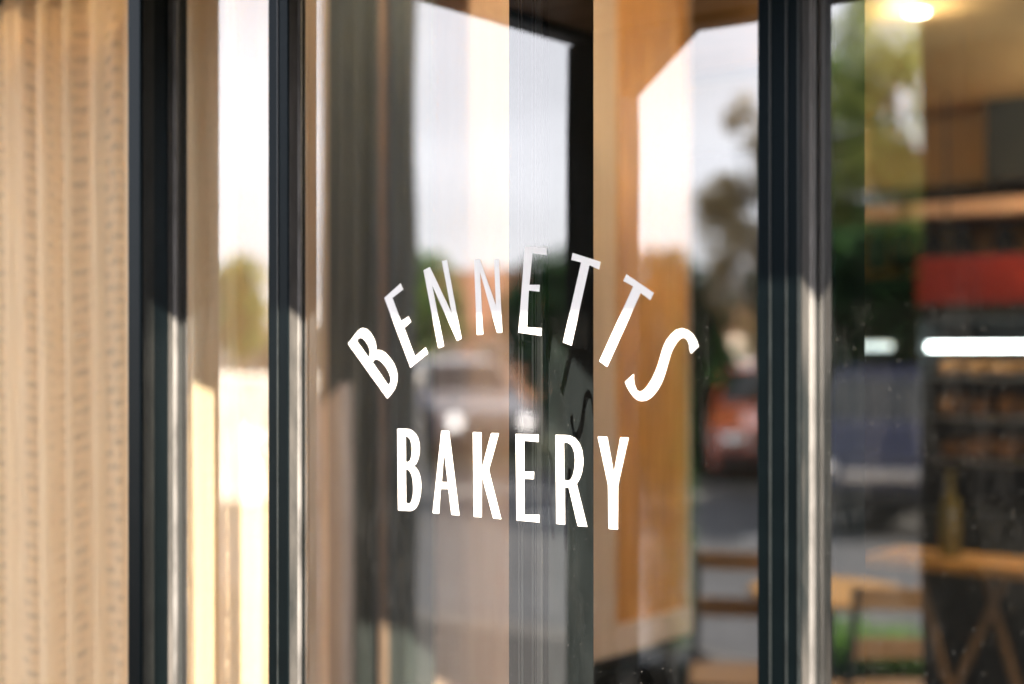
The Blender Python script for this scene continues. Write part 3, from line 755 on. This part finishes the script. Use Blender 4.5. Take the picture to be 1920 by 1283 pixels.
# cars
def make_car(name, label, paint, loc, rz, tall=1.0, lens='chrome'):
    t = thing(name, label, 'car', loc, rz, 'cars parked across the road')
    L, W = 4.2, 1.76
    prof = [(-2.1, 0.32), (-2.12, 0.55), (-2.05, 0.72), (-1.15, 0.92), (-0.45, 1.40), (0.2, 1.48), (1.25, 1.44), (1.75, 1.02), (2.05, 0.95), (2.1, 0.6), (2.08, 0.32),
            (1.72, 0.30), (1.66, 0.52), (1.35, 0.66), (1.04, 0.52), (0.98, 0.28), (-0.96, 0.28), (-1.02, 0.52), (-1.33, 0.66), (-1.64, 0.52), (-1.70, 0.30)]
    prof = [(a, b * tall if b > 0.7 else b) for a, b in prof]
    mb = MB(); bm = mb.bm; rows = []
    for s in (-1.0, -0.97, 0.97, 1.0):
        row = []
        for a, b in prof:
            k = W / 2 * (s if abs(s) < 1 else s)
            tum = 1.0 - 0.22 * max(0, (b - 0.85 * tall)) / (0.63 * tall)
            inset = 1.0 if abs(s) == 1 else 1.0
            sx = 0.985 if abs(s) == 1 else 1.0
            row.append(bm.verts.new((a * sx, k * tum, (b - 0.85) * sx + 0.85)))
        rows.append(row)
    n = len(prof)
    for r0, r1 in zip(rows, rows[1:]):
        for i in range(n): bm.faces.new((r0[i], r0[(i + 1) % n], r1[(i + 1) % n], r1[i]))
    bm.faces.new(rows[0]); bm.faces.new(rows[-1][::-1])
    bo = mb.build('body', paint, t)
    hw = lambda z: W / 2 * (1.0 - 0.22 * max(0, (z - 0.85 * tall)) / (0.63 * tall))
    def panel(pts, nm, m, par=t):
        q = MB(); v = [q.bm.verts.new(p) for p in pts]; v2 = []
        nrm = (v[1].co - v[0].co).cross(v[2].co - v[0].co).normalized() * 0.012
        cen = Vector((0, 0, 0.8))
        if nrm.dot(v[0].co - cen) < 0: nrm = -nrm
        for p in v: p.co += nrm * 0.6
        v2 = [q.bm.verts.new(p.co - nrm * 1.5) for p in v]
        k = len(v); q.bm.faces.new(v); q.bm.faces.new(v2[::-1])
        for i in range(k): q.bm.faces.new((v[i], v[(i + 1) % k], v2[(i + 1) % k], v2[i]))
        return q.build(nm, m, par)
    zz = lambda z: z * tall
    y0, y1 = hw(zz(0.98)) * 0.88, hw(zz(1.36)) * 0.9
    panel([(-1.05, -y0, zz(0.985)), (-1.05, y0, zz(0.985)), (-0.52, y1, zz(1.355)), (-0.52, -y1, zz(1.355))], 'windscreen', 'carglass')
    panel([(1.66, -y0, zz(1.10)), (1.66, y0, zz(1.10)), (1.34, y1, zz(1.36)), (1.34, -y1, zz(1.36))], 'rear_window', 'carglass')
    for s in (-1, 1):
        for xs_ in (((-0.82, 0.97), (0.12, 0.97), (0.12, 1.36), (-0.34, 1.34)), ((0.2, 0.97), (1.35, 1.0), (1.18, 1.34), (0.2, 1.36))):
            panel([(x, s * hw(zz(z)), zz(z)) for x, z in xs_], 'side_window', 'carglass')
        for x in (-1.33, 1.35):
            w = MB().lathe([(0.19, -0.10), (0.31, -0.10), (0.325, -0.07), (0.325, 0.07), (0.31, 0.10), (0.19, 0.10)], 'Y', (x, s * (W / 2 - 0.11), 0.325), 24).build('wheel', 'tyre', t, True)
            MB().lathe([(0.2, -0.012), (0.19, 0.012), (0.05, 0.02)], 'Y', (x, s * (W / 2 - 0.005), 0.325), 18).build('rim', 'steel', w, True)
        MB().box(-2.125, -1.93, s * 0.58 - 0.17, s * 0.58 + 0.17, 0.60, 0.735, 0.03).build('headlight', 'chrome', t)
        MB().lathe([(0.001, -2.21), (0.04, -2.20), (0.075, -2.175), (0.10, -2.13), (0.11, -2.05)], 'X', (0, s * 0.60, 0.67), 16).build('lamp_lens', lens, t, True)
        MB().box(1.98, 2.11, s * 0.66 - 0.12, s * 0.66 + 0.12, 0.72, 0.92, 0.02).build('tail_light', 'tail', t)
        MB().box(-0.78, -0.62, s * 0.94 - 0.08, s * 0.94 + 0.08, 0.95 * tall, 1.06 * tall, 0.02).build('mirror', paint, t)
    MB().box(-2.16, -2.02, -0.8, 0.8, 0.34, 0.50, 0.03).build('bumper', 'tyre', t)
    MB().box(-2.115, -2.06, -0.36, 0.36, 0.55, 0.66, 0.01).build('grille', 'chrome', t)
    return t
def face_cam(p):  # heading that points the nose (-x) at the mirrored eye
    d = Vector((CAM.x - p.x, -CAM.y - p.y))
    return math.atan2(-d.y, -d.x)
p = out_at(850, 25); make_car('parked_car', 'pale car parked nose on, mirrored between BENNETTS and BAKERY', 'car_white', (p.x, p.y, -0.12), face_cam(p) - 0.3, 1.17, 'lit_lens')
p = out_at(1450, 20.5); make_car('parked_car', 'orange red car parked nose on, mirrored below the S of the sign', 'car_red', (p.x, p.y, -0.12), face_cam(p) - 0.05, 1.12)
p = out_at(1700, 15.8); make_car('parked_car', 'dark navy car parked nose on before the dark hedge', 'car_navy', (p.x, p.y, -0.12), face_cam(p) + 0.1, 1.1)
p = out_at(690, 23); make_car('parked_car', 'blue car parked nose on beside the pale car', 'car_blue', (p.x, p.y, -0.12), face_cam(p) + 0.1, 1.05)

# trees
def make_tree(label, px, dist, ztop, zbot, rad, leaf, n, ls, group='trees across the road', seed=1, holes=0.25):
    rr = random.Random(seed)
    p = out_at(px, dist)
    t = thing('tree', label, 'tree', (p.x, p.y, -0.1), 0, group)
    H = ztop
    tr = MB()
    top = Vector((rr.uniform(-.2, .2), rr.uniform(-.2, .2), zbot + (ztop - zbot) * 0.75))
    tr.tube([(0, 0, -0.1), (0.03, 0, 0.3), (0.05, 0.04, zbot * 0.6 + 0.3), top * 0.7 + Vector((0, 0, 0.2)), top], [0.02 * H + 0.05, 0.016 * H + 0.03, 0.012 * H + 0.03, 0.03, 0.012], 9)
    clumps = []
    cz, hz = (ztop + zbot) / 2, (ztop - zbot) / 2
    for k in range(int(60 + rad * 14)):
        a, e = rr.uniform(0, 6.283), rr.uniform(-1, 1)
        q = rr.uniform(0.45, 0.95)
        c = Vector((math.cos(a) * math.sqrt(1 - e * e) * rad * q, math.sin(a) * math.sqrt(1 - e * e) * rad * q, cz + e * hz * q))
        clumps.append((c, rad * rr.uniform(0.16, 0.34)))
        if k < 16:
            base = Vector((0, 0, zbot * 0.7 + (c.z - zbot) * 0.35 + 0.2))
            tr.tube([base, base.lerp(c, 0.5) + Vector((0, 0, 0.1 * rad)), c], [0.03 + 0.006 * H, 0.02, 0.006], 6, False)
    tr.build('trunk', 'bark', t, True)
    me = bpy.data.meshes.new('crown'); vs, fs = [], []
    for k in range(n):
        c, r = clumps[rr.randrange(len(clumps))]
        d = Vector((rr.gauss(0, 1), rr.gauss(0, 1), rr.gauss(0, 1))).normalized() * (r * rr.uniform(0.3, 1.0) ** 0.6)
        o = c + d
        s = ls * rr.uniform(0.6, 1.3)
        u = Vector((rr.gauss(0, 1), rr.gauss(0, 1), rr.gauss(0, 1))).normalized()
        w = u.orthogonal().normalized()
        b = len(vs)
        vs += [o - u * s, o + w * s * 0.5, o + u * s, o - w * s * 0.5]
        fs.append((b, b + 1, b + 2, b + 3))
    me.from_pydata(vs, [], fs); me.materials.append(M[leaf])
    cr_ = bpy.data.objects.new('crown', me); COL.objects.link(cr_); cr_.parent = t
    return t
make_tree('sparse tan autumn tree, mirrored beside the right stile', 1440, 19, 5.3, 1.2, 1.0, 'leaf_tan', 9500, 0.05, seed=3)
make_tree('leafy olive green tree, mirrored in the clear door', 1680, 18.5, 6.3, 2.9, 1.4, 'leaf_olive', 5600, 0.075, seed=4)
make_tree('dark green tree standing beside the olive green one', 1575, 19.5, 5.8, 2.8, 1.1, 'leaf_green', 3800, 0.075, seed=5)
make_tree('small green tree mirrored behind the first N of BENNETTS', 770, 34, 4.2, 1.6, 1.3, 'leaf_green', 3600, 0.13, seed=6)
make_tree('dense dark green tree mirrored behind the middle letters', 1062, 30, 3.8, 1.2, 1.5, 'leaf_dark', 6500, 0.13, seed=8)
make_tree('rounded olive bush mirrored low in the side light', 446, 40, 4.6, 1.4, 1.0, 'leaf_olive', 4200, 0.14, seed=9)

# houses and walls far across
def house(label, px, dist, w, d, h, roof_h, wallm, roofm, rz=0.0, nwin=3):
    p = out_at(px, dist)
    t = thing('house', label, 'house', (p.x, p.y, -0.02), rz, 'houses across the road')
    MB().box(-w / 2, w / 2, -d / 2, d / 2, 0, h).build('wall', wallm, t)
    ov = 0.35
    MB().prism([(-d / 2 - ov, h + 0.003), (d / 2 + ov, h + 0.003), (0, h + roof_h)], w + 2 * ov, 'YZ', -w / 2 - ov).build('roof', roofm, t)
    for k in range(nwin):
        x = -w / 2 + w * (k + 0.5) / nwin
        f = MB().box(x - 0.6, x + 0.6, d / 2 - 0.03, d / 2 + 0.05, 0.9, 2.1, 0.01).build('window', 'white_render', t)
        MB().box(x - 0.52, x + 0.52, d / 2 + 0.02, d / 2 + 0.056, 0.98, 2.02).build('pane', 'window_dark', f)
    x = -w / 2 + 0.12 * w
    return t
house('orange brick house with terracotta roof mirrored behind the second N', 905, 48, 5.0, 6, 2.6, 1.9, 'brick', 'terracotta', R(-15))
house('cream house with pale roof mirrored in the side light', 440, 46, 9, 6, 2.5, 0.9, 'render', 'white_render', R(-20))
house('cream bungalow with terracotta roof behind the parked cars', 1260, 52, 10, 7, 2.4, 1.0, 'render', 'terracotta', R(5))
p = out_at(1650, 22)
gr_ = thing('garage', 'dark boarded garage behind the green trees', 'garage', (p.x, p.y, -0.02), R(-24))
for k in range(10):
    MB().box(-1.25 + k * 0.55, -1.25 + (k + 1) * 0.55 - 0.02, -0.05, 0.0, 0.0, 3.7, 0.006).build('plank', 'pillar_black', gr_)
MB().box(-1.24, 4.22, -4.0, -0.052, 0.0, 3.69).build('wall', 'dark', gr_)
MB().box(-1.45, 4.45, -4.2, 0.2, 3.705, 3.85, 0.01).build('roof', 'dark', gr_)
MB().box(1.2, 3.6, 0.001, 0.04, 0.02, 2.2, 0.01).build('door', 'dark', gr_)
wl_ = thing('garden_wall', 'low white rendered garden wall mirrored bright in the side light', 'wall', (0, 0, 0))
p = out_at(455, 17)
wl_.location = (p.x, p.y, -0.1); wl_.rotation_euler = (0, 0, R(-72))
for k in range(4):
    MB().box(-2.4 + k * 1.2, -2.4 + (k + 1) * 1.2 - 0.012, -0.1, 0.1, 0.0, 1.42, 0.006).build('panel', 'wall_paint', wl_)
MB().box(-2.45, 2.45, -0.14, 0.14, 1.424, 1.49, 0.01).build('coping', 'white_render', wl_)
def hedge(label, px0, d0, px1, d1, h, leaf, n, seed):
    rr = random.Random(seed)
    a, b = out_at(px0, d0), out_at(px1, d1)
    vs, fs = [], []
    for k in range(n):
        f = rr.random(); c = a.lerp(b, f) + Vector((rr.uniform(-.5, .5), rr.uniform(-.5, .5), 0))
        hh = h * (0.8 + 0.2 * math.sin(f * 23 + seed) + 0.1 * math.sin(f * 71))
        o = c + Vector((0, 0, rr.random() * hh)); s = 0.16 * rr.uniform(0.6, 1.3)
        u = Vector((rr.gauss(0, 1), rr.gauss(0, 1), rr.gauss(0, 1))).normalized(); w = u.orthogonal().normalized()
        i = len(vs); vs += [o - u * s, o + w * s * .6, o + u * s, o - w * s * .6]; fs.append((i, i + 1, i + 2, i + 3))
    me = bpy.data.meshes.new('hedge'); me.from_pydata(vs, [], fs); me.materials.append(M[leaf])
    o = bpy.data.objects.new('hedge', me); COL.objects.link(o)
    return tag(o, label, 'hedge', 'hedges across the road')
hedge('short dark hedge end mirrored in the plywood screen', 1170, 20, 1312, 20, 2.9, 'leaf_dark', 5000, 5)
hedge('dark hedge in front of the garage, mirrored in the clear door', 1515, 17, 1800, 17, 2.9, 'leaf_dark', 9000, 6)
hedge('long dark hedge behind the parked cars', 1000, 36, 2300, 24, 2.1, 'leaf_dark', 9000, 2)
hedge('far green hedge beyond the houses', -300, 70, 1300, 64, 2.6, 'leaf_green', 9000, 3)
# slim cypress in a pot by the canopy post
cy = thing('potted_cypress', 'slim dark cypress in a black pot, mirrored in the plywood screen', 'potted tree', (0, 0, 0))
p = out_at(1252, 6.0); cy.location = (p.x, p.y, 0)
MB().lathe([(0.13, 0.001), (0.17, 0.30), (0.18, 0.31), (0.18, 0.34), (0.15, 0.34)], 'Z', (0, 0, 0), 20).build('pot', 'black', cy, True)
MB().tube([(0, 0, 0.30), (0.01, 0, 1.0), (0, 0, 1.8)], [0.02, 0.014, 0.004], 7).build('trunk', 'bark', cy, True)
vs, fs = [], []
rr = random.Random(12)
for k in range(5200):
    h = rr.random(); rad = 0.125 * math.sin(math.pi * (0.12 + 0.86 * h) ** 0.8) ** 0.7 * rr.uniform(0.35, 1.05)
    a_ = rr.uniform(0, 6.283); o = Vector((rad * math.cos(a_), rad * math.sin(a_), 0.38 + h * 1.55)); s_ = rr.uniform(0.012, 0.028)
    u = Vector((rr.gauss(0, .5), rr.gauss(0, .5), 1)).normalized(); w = u.orthogonal().normalized()
    i = len(vs); vs += [o - u * s_, o + w * s_ * .4, o + u * s_, o - w * s_ * .4]; fs.append((i, i + 1, i + 2, i + 3))
me = bpy.data.meshes.new('crown'); me.from_pydata(vs, [], fs); me.materials.append(M['leaf_dark'])
o = bpy.data.objects.new('crown', me); COL.objects.link(o); o.parent = cy
# planter box on the pavement
pl = thing('planter', 'dark planter box of bright green grass, mirrored low in the clear door', 'planter', (0, 0, 0))
p = out_at(1688, 5.9); pl.location = (p.x, p.y, 0)
MB().box(-0.35, 0.35, -0.14, 0.14, 0.001, 0.34, 0.01).build('box', 'black', pl)
vs, fs = [], []
for k in range(900):
    x, y = rnd.uniform(-.33, .33), rnd.uniform(-.12, .12); h = rnd.uniform(.1, .24); dx, dy = rnd.uniform(-.07, .07), rnd.uniform(-.07, .07)
    i = len(vs); vs += [(x - .006, y, .33), (x + .006, y, .33), (x + dx, y + dy, .33 + h)]; fs.append((i, i + 1, i + 2))
me = bpy.data.meshes.new('grass_tuft'); me.from_pydata(vs, [], fs); me.materials.append(leaf_mat('bright_grass', (0.07, 0.17, 0.03), (0.13, 0.25, 0.05)))
g = bpy.data.objects.new('grass_tuft', me); COL.objects.link(g); g.parent = pl
